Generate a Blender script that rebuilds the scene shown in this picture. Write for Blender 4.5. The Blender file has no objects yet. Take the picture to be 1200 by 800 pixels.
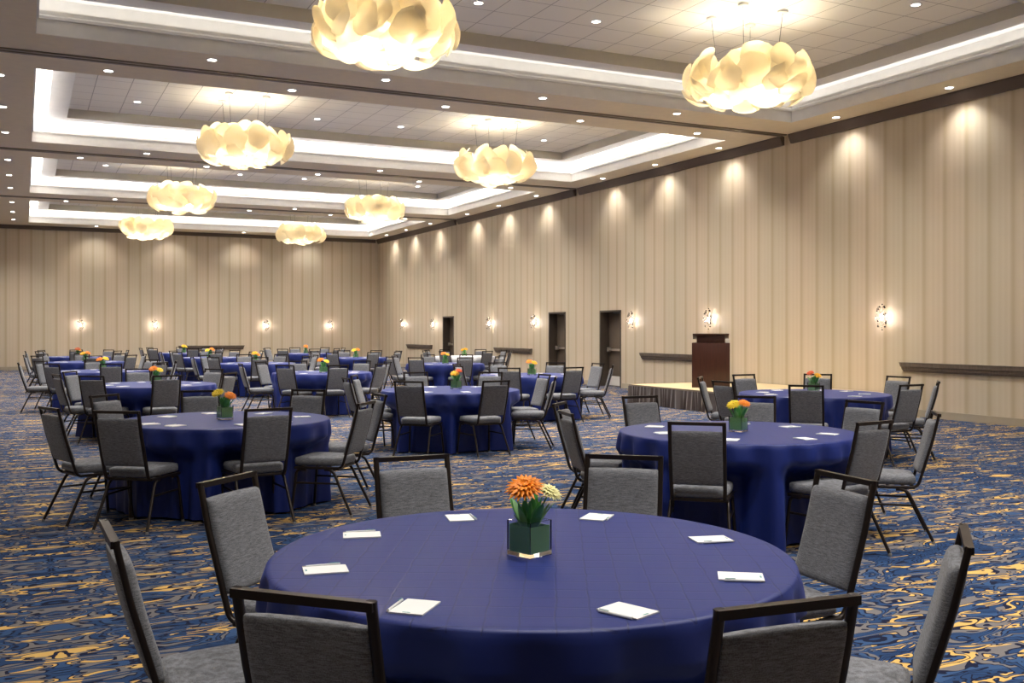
import bpy, bmesh, math, random
from mathutils import Vector, Matrix
PI = math.pi
random.seed(7)
S = bpy.context.scene
COL = S.collection

# ------------------------------------------------------------------ camera, world, exposure
YAW = math.atan(572 / 1169.0)
cam_d = bpy.data.cameras.new('camera')
cam = bpy.data.objects.new('camera', cam_d)
COL.objects.link(cam)
cam.location = (0, 0, 1.56)
cam.rotation_euler = (PI / 2, 0, -YAW)
cam_d.sensor_width = 36
cam_d.lens = 36 * 1169 / 1200.0
cam_d.shift_y = -13.5 / 1200.0
cam_d.clip_start = 0.05
cam_d.clip_end = 200
S.camera = cam
S.view_settings.view_transform = 'Standard'
S.view_settings.look = 'None'
S.view_settings.gamma = 1
S.view_settings.use_curve_mapping = False
S.view_settings.exposure = 1.75
w = bpy.data.worlds.new('world')
S.world = w
w.use_nodes = True
w.node_tree.nodes['Background'].inputs[0].default_value = (.9, .92, 1, 1)
w.node_tree.nodes['Background'].inputs[1].default_value = 0.05

# light levels
P_TILE_SPOT = 165      # downlights in the coffer panels
P_BEAM_SPOT = 100      # downlights in the beams, and the added fill spots at left
P_WALL_SPOT = 24      # downlights close to the walls
P_CHAND = 7.5           # per lamp, four in each chandelier
P_COVE = 4.2            # W per metre of cove strip
P_SCONCE = 2.2
C_WARM = (1, .94, .86)
C_DOWN = (1, .95, .89)
C_COVE = (1, .98, .96)

# ------------------------------------------------------------------ materials
def srgb(r, g, b):
    f = lambda c: (c / 255.0) / 12.92 if c / 255.0 <= .04045 else ((c / 255.0 + .055) / 1.055) ** 2.4
    return (f(r), f(g), f(b), 1)

class NT:
    def __init__(s, name):
        s.m = bpy.data.materials.new(name)
        s.m.use_nodes = True
        s.t = s.m.node_tree
        s.b = s.t.nodes['Principled BSDF']
        s.out = s.t.nodes['Material Output']
    def n(s, ty, **k):
        nd = s.t.nodes.new(ty)
        for a, v in k.items():
            setattr(nd, a, v)
        return nd
    def l(s, a, b):
        s.t.links.new(a, b)
    def math(s, op, a, b=None, c=None):
        nd = s.n('ShaderNodeMath', operation=op)
        for i, v in enumerate((a, b, c)):
            if v is None: continue
            if isinstance(v, (int, float)): nd.inputs[i].default_value = v
            else: s.l(v, nd.inputs[i])
        return nd.outputs[0]
    def mix(s, f, a, b, mode='MIX'):
        nd = s.n('ShaderNodeMix', data_type='RGBA', blend_type=mode)
        for sock, v in ((nd.inputs[0], f), (nd.inputs[6], a), (nd.inputs[7], b)):
            if isinstance(v, (int, float, tuple)): sock.default_value = v
            else: s.l(v, sock)
        return nd.outputs[2]

def simple(name, col, rough=.5, metal=0, **kw):
    t = NT(name)
    t.b.inputs['Base Color'].default_value = col
    t.b.inputs['Roughness'].default_value = rough
    t.b.inputs['Metallic'].default_value = metal
    for k, v in kw.items():
        t.b.inputs[k.replace('_', ' ')].default_value = v
    # faint procedural mottling so no surface is a dead flat colour
    tc = t.n('ShaderNodeTexCoord'); nz = t.n('ShaderNodeTexNoise')
    nz.inputs['Scale'].default_value = 6
    t.l(tc.outputs['Object'], nz.inputs['Vector'])
    dark = tuple(c * .88 for c in col[:3]) + (1,)
    t.l(t.mix(nz.outputs[0], dark, col), t.b.inputs['Base Color'])
    return t.m

def emit(name, col, st):
    t = NT(name)
    t.b.inputs['Base Color'].default_value = col
    t.b.inputs['Emission Color'].default_value = col
    t.b.inputs['Emission Strength'].default_value = st
    return t.m

def fabric(name, c1, c2):
    t = NT(name)
    tc = t.n('ShaderNodeTexCoord'); mp = t.n('ShaderNodeMapping')
    mp.inputs['Scale'].default_value = (22, 22, 260)
    t.l(tc.outputs['Object'], mp.inputs[0])
    nz = t.n('ShaderNodeTexNoise'); nz.inputs['Scale'].default_value = 1.6; nz.inputs['Detail'].default_value = 3
    t.l(mp.outputs[0], nz.inputs[0])
    n2 = t.n('ShaderNodeTexNoise'); n2.inputs['Scale'].default_value = 320; n2.inputs['Detail'].default_value = 1
    t.l(tc.outputs['Object'], n2.inputs[0])
    f = t.math('ADD', t.math('MULTIPLY', nz.outputs[0], .6), t.math('MULTIPLY', n2.outputs[0], .4))
    mr = t.n('ShaderNodeMapRange'); mr.inputs[1].default_value = .38; mr.inputs[2].default_value = .62
    t.l(f, mr.inputs[0])
    t.l(t.mix(mr.outputs[0], c1, c2), t.b.inputs['Base Color'])
    t.b.inputs['Roughness'].default_value = .85
    t.b.inputs['Sheen Weight'].default_value = .15
    bp = t.n('ShaderNodeBump'); bp.inputs['Strength'].default_value = .25; bp.inputs['Distance'].default_value = .002
    t.l(f, bp.inputs['Height']); t.l(bp.outputs[0], t.b.inputs['Normal'])
    return t.m

def carpet():
    t = NT('patterned_carpet')
    tc = t.n('ShaderNodeTexCoord'); sx = t.n('ShaderNodeSeparateXYZ')
    t.l(tc.outputs['Object'], sx.inputs[0])
    X = t.math('SUBTRACT', sx.outputs[0], .16); Y = t.math('SUBTRACT', sx.outputs[1], 7.3)
    # mirror the motif about lines 1.85 m apart across and 2.3 m apart along the room
    mx = t.math('PINGPONG', X, 1.85); my = t.math('PINGPONG', Y, 2.3)
    def field(scx, scy, sc, det, dist, off):
        cb = t.n('ShaderNodeCombineXYZ')
        t.l(t.math('MULTIPLY', mx, scx), cb.inputs[0]); t.l(t.math('MULTIPLY', my, scy), cb.inputs[1])
        cb.inputs[2].default_value = off
        nz = t.n('ShaderNodeTexNoise')
        nz.inputs['Scale'].default_value = sc; nz.inputs['Detail'].default_value = det
        nz.inputs['Roughness'].default_value = .5; nz.inputs['Distortion'].default_value = dist
        t.l(cb.outputs[0], nz.inputs[0])
        return nz.outputs[0]
    navy = srgb(20, 26, 50); blue = srgb(36, 62, 100); blue2 = srgb(52, 78, 116); taupe = srgb(112, 108, 108); gold_c = srgb(206, 168, 98)
    v = field(1.0, 2.3, 2.9, 1.6, .8, 11.0)
    q = t.math('MULTIPLY', v, 14.0)
    fr = t.math('FRACT', q); ix = t.math('FLOOR', q)
    line = t.math('MAXIMUM', t.math('LESS_THAN', fr, .15), t.math('GREATER_THAN', fr, .85))
    m3 = t.math('MODULO', ix, 3.0)
    c0 = t.mix(t.math('GREATER_THAN', m3, .5), blue, taupe)
    c1 = t.mix(t.math('GREATER_THAN', m3, 1.5), c0, blue2)
    # some stretches stay mostly blue
    big = field(1.0, 2.2, 1.7, 1.0, .6, 3.1)
    c1 = t.mix(t.math('GREATER_THAN', big, .60), c1, blue)
    g = field(1.0, 2.8, 2.0, 1.5, 1.0, 41.0)
    even = t.math('LESS_THAN', t.math('MODULO', ix, 2.0), .5)
    gold = t.math('MULTIPLY', t.math('GREATER_THAN', g, .55), even)
    hot = t.math('GREATER_THAN', g, .67)
    c2 = t.mix(t.math('MAXIMUM', gold, t.math('MULTIPLY', hot, t.math('LESS_THAN', m3, 1.5))), c1, gold_c)
    c3 = t.mix(line, c2, navy)
    nz = t.n('ShaderNodeTexNoise'); nz.inputs['Scale'].default_value = 420
    t.l(tc.outputs['Object'], nz.inputs[0])
    pile = t.n('ShaderNodeMapRange'); pile.inputs[3].default_value = .82; pile.inputs[4].default_value = 1.12
    t.l(nz.outputs[0], pile.inputs[0])
    vm = t.n('ShaderNodeVectorMath', operation='SCALE')
    t.l(c3, vm.inputs[0]); t.l(pile.outputs[0], vm.inputs['Scale'])
    t.l(vm.outputs[0], t.b.inputs['Base Color'])
    t.b.inputs['Roughness'].default_value = .95
    t.b.inputs['Specular IOR Level'].default_value = .15
    bp = t.n('ShaderNodeBump'); bp.inputs['Strength'].default_value = .3; bp.inputs['Distance'].default_value = .004
    t.l(nz.outputs[0], bp.inputs['Height']); t.l(bp.outputs[0], t.b.inputs['Normal'])
    return t.m

def wallpaper(name, axis):
    t = NT(name)
    tc = t.n('ShaderNodeTexCoord'); sx = t.n('ShaderNodeSeparateXYZ')
    t.l(tc.outputs['Object'], sx.inputs[0])
    u = t.math('SUBTRACT', sx.outputs[axis], .255)
    per = .447
    fr = t.math('FRACT', t.math('DIVIDE', u, per))
    d = t.math('ABSOLUTE', t.math('SUBTRACT', fr, .5))          # .5 at the line
    mr = t.n('ShaderNodeMapRange', interpolation_type='SMOOTHSTEP')
    mr.inputs[1].default_value = .30; mr.inputs[2].default_value = .5
    t.l(d, mr.inputs[0])
    fr2 = t.math('SINE', t.math('MULTIPLY', u, 2 * PI / (per * 4)))
    base = t.mix(t.math('MULTIPLY_ADD', fr2, .5, .5), srgb(208, 193, 172), srgb(200, 190, 169))
    thin = t.math('SINE', t.math('MULTIPLY', u, 2 * PI / (per / 4)))
    base2 = t.mix(t.math('MULTIPLY', t.math('MULTIPLY_ADD', thin, .5, .5), .22), base, srgb(184, 168, 138))
    col = t.mix(t.math('MULTIPLY', mr.outputs[0], .48), base2, srgb(160, 140, 100))
    nz = t.n('ShaderNodeTexNoise'); nz.inputs['Scale'].default_value = 1.3; nz.inputs['Detail'].default_value = 3
    t.l(tc.outputs['Object'], nz.inputs[0])
    col2 = t.mix(t.math('MULTIPLY', nz.outputs[0], .25), col, srgb(188, 166, 138))
    t.l(col2, t.b.inputs['Base Color'])
    t.b.inputs['Roughness'].default_value = .6
    return t.m

def tiles():
    t = NT('ceiling_tiles')
    tc = t.n('ShaderNodeTexCoord'); sx = t.n('ShaderNodeSeparateXYZ')
    t.l(tc.outputs['Object'], sx.inputs[0])
    def line(o, off):
        fr = t.math('FRACT', t.math('DIVIDE', t.math('ADD', o, off), .63))
        return t.math('GREATER_THAN', t.math('ABSOLUTE', t.math('SUBTRACT', fr, .5)), .489)
    ln = t.math('MAXIMUM', line(sx.outputs[0], .02), line(sx.outputs[1], .41))
    nz = t.n('ShaderNodeTexNoise'); nz.inputs['Scale'].default_value = 180
    t.l(tc.outputs['Object'], nz.inputs[0])
    c = t.mix(nz.outputs[0], srgb(244, 240, 230), srgb(250, 247, 238))
    t.l(t.mix(ln, c, srgb(185, 180, 172)), t.b.inputs['Base Color'])
    t.b.inputs['Roughness'].default_value = .9
    return t.m

def satin(name, c):
    t = NT(name)
    tc = t.n('ShaderNodeTexCoord'); mp = t.n('ShaderNodeMapping')
    mp.inputs['Rotation'].default_value = (0, 0, .5)
    t.l(tc.outputs['Object'], mp.inputs[0])
    sx = t.n('ShaderNodeSeparateXYZ'); t.l(mp.outputs[0], sx.inputs[0])
    nz = t.n('ShaderNodeTexNoise'); nz.inputs['Scale'].default_value = 9
    t.l(tc.outputs['Object'], nz.inputs[0])
    wob = t.math('MULTIPLY', nz.outputs[0], .016)
    def line(o, per):
        fr = t.math('FRACT', t.math('DIVIDE', t.math('ADD', o, wob), per))
        mr = t.n('ShaderNodeMapRange', interpolation_type='SMOOTHSTEP')
        mr.inputs[1].default_value = .45; mr.inputs[2].default_value = .5
        t.l(t.math('ABSOLUTE', t.math('SUBTRACT', fr, .5)), mr.inputs[0])
        return mr.outputs[0]
    ln = t.math('MAXIMUM', line(sx.outputs[0], .098), line(sx.outputs[1], .098))
    sz = t.n('ShaderNodeSeparateXYZ'); t.l(tc.outputs['Object'], sz.inputs[0])
    gate = t.math('MULTIPLY', ln, t.math('GREATER_THAN', sz.outputs[2], .745))
    gn = t.n('ShaderNodeTexNoise'); gn.inputs['Scale'].default_value = 14
    t.l(tc.outputs['Object'], gn.inputs[0])
    seam = t.math('MULTIPLY', gate, t.math('MULTIPLY', gn.outputs[0], 1.1))
    dark = tuple(x * .35 for x in c[:3]) + (1,)
    t.l(t.mix(seam, c, dark), t.b.inputs['Base Color'])
    t.b.inputs['Roughness'].default_value = .5
    t.b.inputs['Specular IOR Level'].default_value = .45
    t.b.inputs['Sheen Weight'].default_value = .15
    t.b.inputs['Sheen Tint'].default_value = (.2, .3, 1, 1)
    t.b.inputs['Sheen Roughness'].default_value = .4
    bp = t.n('ShaderNodeBump'); bp.inputs['Strength'].default_value = .35; bp.inputs['Distance'].default_value = .003
    bp.invert = True
    t.l(seam, bp.inputs['Height']); t.l(bp.outputs[0], t.b.inputs['Normal'])
    return t.m

def wood(name, c1, c2, rough=.35):
    t = NT(name)
    tc = t.n('ShaderNodeTexCoord'); mp = t.n('ShaderNodeMapping')
    mp.inputs['Scale'].default_value = (14, 14, 1.2)
    t.l(tc.outputs['Object'], mp.inputs[0])
    nz = t.n('ShaderNodeTexNoise'); nz.inputs['Scale'].default_value = 2.5; nz.inputs['Detail'].default_value = 5
    t.l(mp.outputs[0], nz.inputs[0])
    t.l(t.mix(nz.outputs[0], c1, c2), t.b.inputs['Base Color'])
    t.b.inputs['Roughness'].default_value = rough
    return t.m

def petal_mat():
    t = NT('glowing_petal')
    tc = t.n('ShaderNodeTexCoord'); nz = t.n('ShaderNodeTexNoise'); nz.inputs['Scale'].default_value = 3.5
    t.l(tc.outputs['Object'], nz.inputs[0])
    col = t.mix(nz.outputs[0], (1, .94, .79, 1), (1, .975, .91, 1))
    t.l(col, t.b.inputs['Base Color'])
    t.b.inputs['Roughness'].default_value = .35
    tr = t.n('ShaderNodeBsdfTranslucent'); t.l(col, tr.inputs[0])
    ms = t.n('ShaderNodeMixShader'); ms.inputs[0].default_value = .72
    t.l(t.b.outputs[0], ms.inputs[1]); t.l(tr.outputs[0], ms.inputs[2])
    t.l(ms.outputs[0], t.out.inputs[0])
    return t.m

def glass_mat(name, tint=(1, 1, 1, 1)):
    t = NT(name)
    t.b.inputs['Base Color'].default_value = tint
    t.b.inputs['Roughness'].default_value = .02
    t.b.inputs['IOR'].default_value = 1.45
    t.b.inputs['Transmission Weight'].default_value = 1
    return t.m

M = dict(
    carpet=carpet(),
    wall_x=wallpaper('striped_wallpaper_side', 1), wall_y=wallpaper('striped_wallpaper_end', 0),
    tile=tiles(),
    soffit=simple('taupe_ceiling_paint', srgb(240, 226, 198), .7),
    fascia=simple('pale_grey_ceiling_paint', srgb(232, 229, 224), .7),
    olive=simple('olive_grey_trim_paint', srgb(200, 194, 180), .7),
    crown=simple('brown_crown_paint', srgb(98, 84, 72), .5),
    base=simple('beige_baseboard', srgb(172, 160, 140), .5),
    track=simple('track_metal', srgb(140, 128, 112), .35, .6),
    slot=simple('track_slot', srgb(40, 34, 30), .6),
    rail=wood('weathered_grey_wood', srgb(72, 62, 54), srgb(122, 108, 96), .5),
    door=simple('brown_door_paint', srgb(104, 92, 78), .45),
    frame_d=simple('dark_door_frame', srgb(78, 68, 58), .45),
    steel=simple('brushed_steel', srgb(200, 196, 188), .3, .85),
    fabric=fabric('grey_chair_fabric', srgb(78, 79, 82), srgb(130, 132, 138)),
    metal=simple('dark_bronze_metal', srgb(46, 38, 34), .36, .5),
    glide=simple('grey_glide', srgb(120, 118, 115), .5),
    cloth=satin('navy_satin', srgb(16, 36, 108)),
    white_cloth=satin('white_satin', srgb(225, 226, 228)),
    paper=simple('white_paper', srgb(240, 240, 238), .7),
    pen=simple('white_plastic', srgb(225, 228, 228), .3),
    teal=simple('teal_ink', srgb(70, 150, 150), .5),
    glass=glass_mat('clear_glass'),
    leafliner=simple('green_leaf_liner', srgb(124, 184, 108), .5),
    leaf=simple('green_leaf', srgb(84, 160, 72), .5),
    leaf2=simple('pale_green_leaf', srgb(120, 176, 104), .5),
    stem=simple('green_stem', srgb(90, 140, 60), .5),
    orange=simple('orange_petals', srgb(252, 146, 20), .55),
    redorange=simple('red_orange_petals', srgb(238, 92, 28), .55),
    amber=simple('amber_petals', srgb(252, 190, 30), .55),
    yellow=simple('yellow_petals', srgb(250, 220, 50), .55),
    cream=simple('cream_petals', srgb(245, 240, 170), .55),
    heart=simple('flower_centre', srgb(210, 130, 20), .8),
    petal=petal_mat(),
    bulb=emit('lamp_bulb', (1, .9, .75, 1), 2),
    lens=emit('downlight_lens', (1, .97, .93, 1), 9),
    lens_dim=emit('panel_downlight_lens', (1, .97, .93, 1), 6),
    ring=simple('white_trim_ring', srgb(225, 222, 215), .4),
    cable=simple('cable_grey', srgb(120, 118, 112), .4, .4),
    bead=simple('dark_bronze_bead', srgb(52, 40, 32), .3, .6),
    core=emit('sconce_lamp', (1, .9, .84, 1), 6),
    podium=wood('dark_mahogany', srgb(42, 20, 14), srgb(74, 38, 26), .35),
    skirt=simple('brown_stage_skirt', srgb(52, 38, 34), .55, 0, Sheen_Weight=.3),
    stage=wood('stage_boards', srgb(196, 172, 128), srgb(220, 198, 156), .5),
    oldflower=simple('rust_petals', srgb(196, 92, 40), .6),
)
M['fabric_seat'] = M['fabric']

# ------------------------------------------------------------------ mesh helpers
class MB:
    """collects vertices and faces, then links them as ONE mesh object"""
    def __init__(s):
        s.v = []; s.f = []; s.mi = []
    def add(s, vs, fs, mi=0):
        o = len(s.v)
        s.v += [tuple(p) for p in vs]
        s.f += [tuple(o + i for i in f) for f in fs]
        s.mi += [mi] * len(fs)
        return s
    def box(s, x0, x1, y0, y1, z0, z1, mi=0, mat=None):
        vs = [Vector((x, y, z)) for x in (x0, x1) for y in (y0, y1) for z in (z0, z1)]
        if mat is not None: vs = [mat @ p for p in vs]
        fs = [(0, 1, 3, 2), (4, 6, 7, 5), (0, 4, 5, 1), (2, 3, 7, 6), (0, 2, 6, 4), (1, 5, 7, 3)]
        return s.add(vs, fs, mi)
    def quad(s, a, b, c, d, mi=0):
        return s.add([a, b, c, d], [(0, 1, 2, 3)], mi)
    def sweep(s, path, prof, closed=False, up=(0, 0, 1), mi=0, mitre=True):
        """sweep a 2-D profile [(a,b)] along path; a is sideways, b along 'up'"""
        P = [Vector(p) for p in path]; n = len(P); up = Vector(up); k = len(prof); vs = []
        for i in range(n):
            if closed:
                d0 = (P[i] - P[i - 1]).normalized(); d1 = (P[(i + 1) % n] - P[i]).normalized()
            else:
                d0 = (P[i] - P[i - 1]).normalized() if i else (P[1] - P[0]).normalized()
                d1 = (P[i + 1] - P[i]).normalized() if i < n - 1 else d0
            t = (d0 + d1).normalized()
            sc = 1 / max(.4, math.sqrt((1 + d0.dot(d1)) / 2)) if mitre else 1
            side = t.cross(up)
            if side.length < 1e-4: side = t.cross(Vector((1, 0, 0)))
            side.normalize(); u = side.cross(t).normalized()
            # widen only across the bend
            bend = (d1 - d0)
            for a, b in prof:
                off = side * a + u * b
                if bend.length > 1e-4:
                    bn = bend.normalized()
                    off += bn * (off.dot(bn)) * (sc - 1)
                vs.append(P[i] + off)
        fs = []
        for i in range(n if closed else n - 1):
            j = (i + 1) % n
            for a in range(k):
                b = (a + 1) % k
                fs.append((i * k + a, i * k + b, j * k + b, j * k + a))
        if not closed:
            fs.append(tuple(reversed(range(k)))); fs.append(tuple((n - 1) * k + a for a in range(k)))
        return s.add(vs, fs, mi)
    def lathe(s, prof, seg=16, c=(0, 0, 0), mi=0):
        vs = []; k = len(prof)
        for i in range(seg):
            a = 2 * PI * i / seg
            for r, z in prof: vs.append((c[0] + r * math.cos(a), c[1] + r * math.sin(a), c[2] + z))
        fs = []
        for i in range(seg):
            j = (i + 1) % seg
            for a in range(k - 1):
                fs.append((i * k + a, j * k + a, j * k + a + 1, i * k + a + 1))
        return s.add(vs, fs, mi)
    def ball(s, c, r, seg=10, rings=7, mi=0, sc=(1, 1, 1)):
        vs = []; fs = []
        for i in range(rings + 1):
            p = PI * i / rings
            for j in range(seg):
                a = 2 * PI * j / seg
                vs.append((c[0] + r * sc[0] * math.sin(p) * math.cos(a), c[1] + r * sc[1] * math.sin(p) * math.sin(a), c[2] + r * sc[2] * math.cos(p)))
        for i in range(rings):
            for j in range(seg):
                fs.append((i * seg + j, (i + 1) * seg + j, (i + 1) * seg + (j + 1) % seg, i * seg + (j + 1) % seg))
        return s.add(vs, fs, mi)
    def mesh(s, name, mats, smooth=True, bevel=0, seg=2, angle=40):
        me = bpy.data.meshes.new(name)
        me.from_pydata(s.v, [], s.f)
        if not isinstance(mats, (list, tuple)): mats = [mats]
        for m in mats: me.materials.append(m)
        me.polygons.foreach_set('material_index', s.mi)
        bm = bmesh.new(); bm.from_mesh(me)
        bmesh.ops.remove_doubles(bm, verts=bm.verts, dist=1e-6)
        bmesh.ops.recalc_face_normals(bm, faces=bm.faces)
        if bevel:
            ed = [e for e in bm.edges if len(e.link_faces) == 2 and e.calc_face_angle(0) > math.radians(30)]
            bmesh.ops.bevel(bm, geom=ed, offset=bevel, segments=seg, affect='EDGES', profile=.5, clamp_overlap=True)
        if smooth:
            for f in bm.faces: f.smooth = True
            for e in bm.edges:
                if len(e.link_faces) == 2 and e.calc_face_angle(0) > math.radians(angle): e.smooth = False
        bm.to_mesh(me); bm.free()
        return me
    def build(s, name, mats, parent=None, **k):
        me = s.mesh(name, mats, **k)
        o = bpy.data.objects.new(name, me); COL.objects.link(o)
        if parent: o.parent = parent
        return o

def circ(r, n=8):
    return [(r * math.cos(2 * PI * i / n), r * math.sin(2 * PI * i / n)) for i in range(n)]
def rect(w_, h_, b=.003):
    w_ /= 2; h_ /= 2
    return [(-w_ + b, -h_), (w_ - b, -h_), (w_, -h_ + b), (w_, h_ - b), (w_ - b, h_), (-w_ + b, h_), (-w_, h_ - b), (-w_, -h_ + b)]
def bez(pts, n=6):
    """round the corners of a polyline: pts = [(x,y,z,radius)]"""
    out = []
    for i, p in enumerate(pts):
        q = Vector(p[:3]); r = p[3] if len(p) > 3 else 0
        if r <= 0 or i in (0, len(pts) - 1): out.append(q); continue
        a = (Vector(pts[i - 1][:3]) - q).normalized() * r; b = (Vector(pts[i + 1][:3]) - q).normalized() * r
        for k in range(n + 1):
            t = k / n
            out.append((q + a) * (1 - t) ** 2 + q * 2 * t * (1 - t) + (q + b) * t * t)
    return out

def tag(o, label=None, cat=None, group=None, kind=None):
    for k, v in (('label', label), ('category', cat), ('group', group), ('kind', kind)):
        if v: o[k] = v
    return o
def thing(name, label, cat, loc=(0, 0, 0), rz=0, group=None):
    o = bpy.data.objects.new(name, None); COL.objects.link(o)
    o.empty_display_size = .1
    o.location = loc; o.rotation_euler = (0, 0, rz)
    return tag(o, label, cat, group)
def dup(root):
    r = root.copy(); COL.objects.link(r)
    for ch in list(root.children):
        c = ch.copy(); COL.objects.link(c); c.parent = r
        for g in list(ch.children):
            d = g.copy(); COL.objects.link(d); d.parent = c
    return r
def struct(name, mb, mats, parent=None, **k):
    o = mb.build(name, mats, parent, **k)
    if not parent: o['kind'] = 'structure'
    return o
def lamp(kind, name, loc, power, color, parent=None, **k):
    d = bpy.data.lights.new(name, kind)
    d.energy = power; d.color = color
    for a, v in k.items(): setattr(d, a, v)
    o = bpy.data.objects.new(name, d); COL.objects.link(o)
    o.location = loc
    if parent: o.parent = parent
    return o

# ------------------------------------------------------------------ room
XR, XL, YB, YF = 14.45, -6.0, 43.4, -3.2
ZS = 5.65
BAYS = [(-.55 + 8.9 * i, 6.25 + 8.9 * i) for i in range(0)] + [(-.5, 6.35), (8.4, 15.25), (17.3, 24.05), (26.2, 33.0), (35.1, 42.1)]
CX0, CX1 = .15, 13.6

fl = MB().box(XL - .3, XR + .6, YF - .3, YB + .3, -.1, 0)
struct('floor', fl, M['carpet'], smooth=False)

# right wall with three door openings
doors = [(22.84, 23.95, 2.10), (25.90, 26.97, 2.10), (34.47, 35.57, 2.08)]
mb = MB(); y = YF
for a, b, h_ in doors:
    mb.box(XR, XR + .35, y, a, 0, 6.5); mb.box(XR, XR + .35, a, b, h_, 6.5); y = b
mb.box(XR, XR + .35, y, YB + .3, 0, 6.5)
struct('wall_right', mb, M['wall_x'], smooth=False)
struct('wall_back', MB().box(XL - .3, XR + .35, YB, YB + .3, 0, 6.5), M['wall_y'], smooth=False)
struct('wall_left', MB().box(XL - .3, XL, YF, YB, 0, 6.5), M['wall_x'], smooth=False)
struct('wall_front', MB().box(XL - .3, XR + .35, YF - .3, YF, 0, 6.5), M['wall_y'], smooth=False)

# ceiling: soffit strips around the coffers, fascias, light troughs and tiled panels (one mesh)
mb = MB()
def xs(y0, y1, x0=XL, x1=XR): mb.box(x0, x1, y0, y1, ZS, ZS + .05, 0)
y = YF
for a, b in BAYS:
    xs(y, a)
    xs(a, b, XL, CX0); xs(a, b, CX1, XR)
    y = b
xs(y, YB)
def loopf(a, b, pts, mi):
    """a rectangular loop swept by profile points (inset o, height z) around a coffer"""
    for (o0, z0), (o1, z1) in zip(pts[:-1], pts[1:]):
        r0 = [(CX0 + o0, a + o0, z0), (CX1 - o0, a + o0, z0), (CX1 - o0, b - o0, z0), (CX0 + o0, b - o0, z0)]
        r1 = [(CX0 + o1, a + o1, z1), (CX1 - o1, a + o1, z1), (CX1 - o1, b - o1, z1), (CX0 + o1, b - o1, z1)]
        for i in range(4):
            j = (i + 1) % 4
            mb.quad(r0[i], r0[j], r1[j], r1[i], mi)
for a, b in BAYS:
    loopf(a, b, [(-.004, ZS - .0005), (.003, ZS - .0005), (.003, 5.86), (.035, 5.86), (.035, 5.90), (.0, 5.93), (.0, 5.985), (-.02, 5.985), (-.02, 5.93), (-.26, 5.93), (-.26, 6.22), (.30, 6.22), (.30, 6.10)], 1)
    loopf(a, b, [(.30, 6.10), (.68, 6.10)], 1)
    loopf(a, b, [(.68, 6.10), (.68, 6.30)], 2)
    mb.quad((CX0 + .68, a + .68, 6.30), (CX1 - .68, a + .68, 6.30), (CX1 - .68, b - .68, 6.30), (CX0 + .68, b - .68, 6.30), 3)
ce = mb.build('ceiling', [M['soffit'], M['fascia'], M['olive'], M['tile']], smooth=False)
ce['kind'] = 'structure'
struct('ceiling_deck', MB().box(XL - .3, XR + .35, YF - .3, YB + .3, 6.5, 6.6), M['soffit'], smooth=False).name = 'ceiling.001'

# movable-wall tracks across the beams
for i, yt in enumerate((7.37, 16.30, 25.15, 34.1)):
    mb = MB()
    mb.box(XL, XR - .12, yt - .10, yt - .03, ZS - .025, ZS - .001, 0)
    mb.box(XL, XR - .12, yt + .03, yt + .10, ZS - .025, ZS - .001, 0)
    mb.box(XL, XR - .12, yt - .03, yt + .03, ZS - .008, ZS - .001, 1)
    struct('trim_%d' % (i + 1), mb, [M['track'], M['slot']], smooth=False)

# crown along the walls, with a break at each track
k = 5
cuts = [YF, 7.37, 16.30, 25.15, 34.1, YB]
for a, b in zip(cuts[:-1], cuts[1:]):
    mb = MB()
    prof = [(XR - .001, ZS - .19), (XR - .05, ZS - .19), (XR - .12, ZS - .03), (XR - .12, ZS - .002), (XR - .001, ZS - .002)]
    n = len(prof)
    vs = [(p[0], a + .12, p[1]) for p in prof] + [(p[0], b - .12, p[1]) for p in prof]
    fs = [(i, (i + 1) % n, n + (i + 1) % n, n + i) for i in range(n)] + [tuple(range(n)), tuple(range(n, 2 * n))]
    mb.add(vs, fs)
    struct('trim_%d' % k, mb, M['crown'], smooth=False); k += 1
struct('trim_%d' % k, MB().box(XL, XR - .13, YB - .1, YB - .001, ZS - .15, ZS - .002), M['crown'], smooth=False)

# baseboards
mb = MB(); y = YF
for a, b, h_ in doors:
    mb.box(XR - .018, XR - .001, y, a - .06, .001, .13); y = b + .06
mb.box(XR - .018, XR - .001, y, YB - .02, .001, .13)
struct('baseboard_right', mb, M['base'], smooth=False)
struct('baseboard_back', MB().box(XL, XR - .02, YB - .018, YB - .001, .001, .13), M['base'], smooth=False)

# doors set back in dark frames
for i, (a, b, h_) in enumerate(doors):
    mb = MB()
    mb.box(XR - .012, XR + .34, a, a + .05, 0.001, h_); mb.box(XR - .012, XR + .34, b - .05, b, 0.001, h_)
    mb.box(XR - .012, XR + .34, a + .05, b - .05, h_ - .05, h_)
    struct('trim_%d' % (k + 1 + i), mb, M['frame_d'], smooth=False)
    d = bpy.data.objects.new('door_%d' % (i + 1), None); COL.objects.link(d)
    d.location = (XR + .26, (a + b) / 2, 0); d['kind'] = 'structure'
    w2 = (b - a) / 2 - .052
    MB().box(0, .045, -w2, w2, .008, h_ - .055).build('door_leaf', M['door'], d, bevel=.003)
    mb = MB()
    mb.box(-.075, -.035, -w2 + .06, w2 - .04, .98, 1.04); mb.box(-.09, -.001, w2 - .13, w2 - .04, .95, 1.08)
    mb.box(-.07, -.001, -w2 + .03, -w2 + .10, .97, 1.05)
    mb.build('panic_bar', M['steel'], d, bevel=.006)
    mb = MB(); mb.box(-.055, -.001, -w2 + .08, -w2 + .34, h_ - .14, h_ - .085)
    mb.sweep([(-.03, -w2 + .3, h_ - .08), (-.16, -w2 + .5, h_ - .075), (-.03, -w2 + .62, h_ - .07)], rect(.02, .01))
    mb.build('door_closer', M['steel'], d, smooth=False)
    MB().box(-.004, -.0005, -w2 + .02, w2 - .02, .02, .28).build('kick_plate', M['ring'], d, smooth=False)
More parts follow.
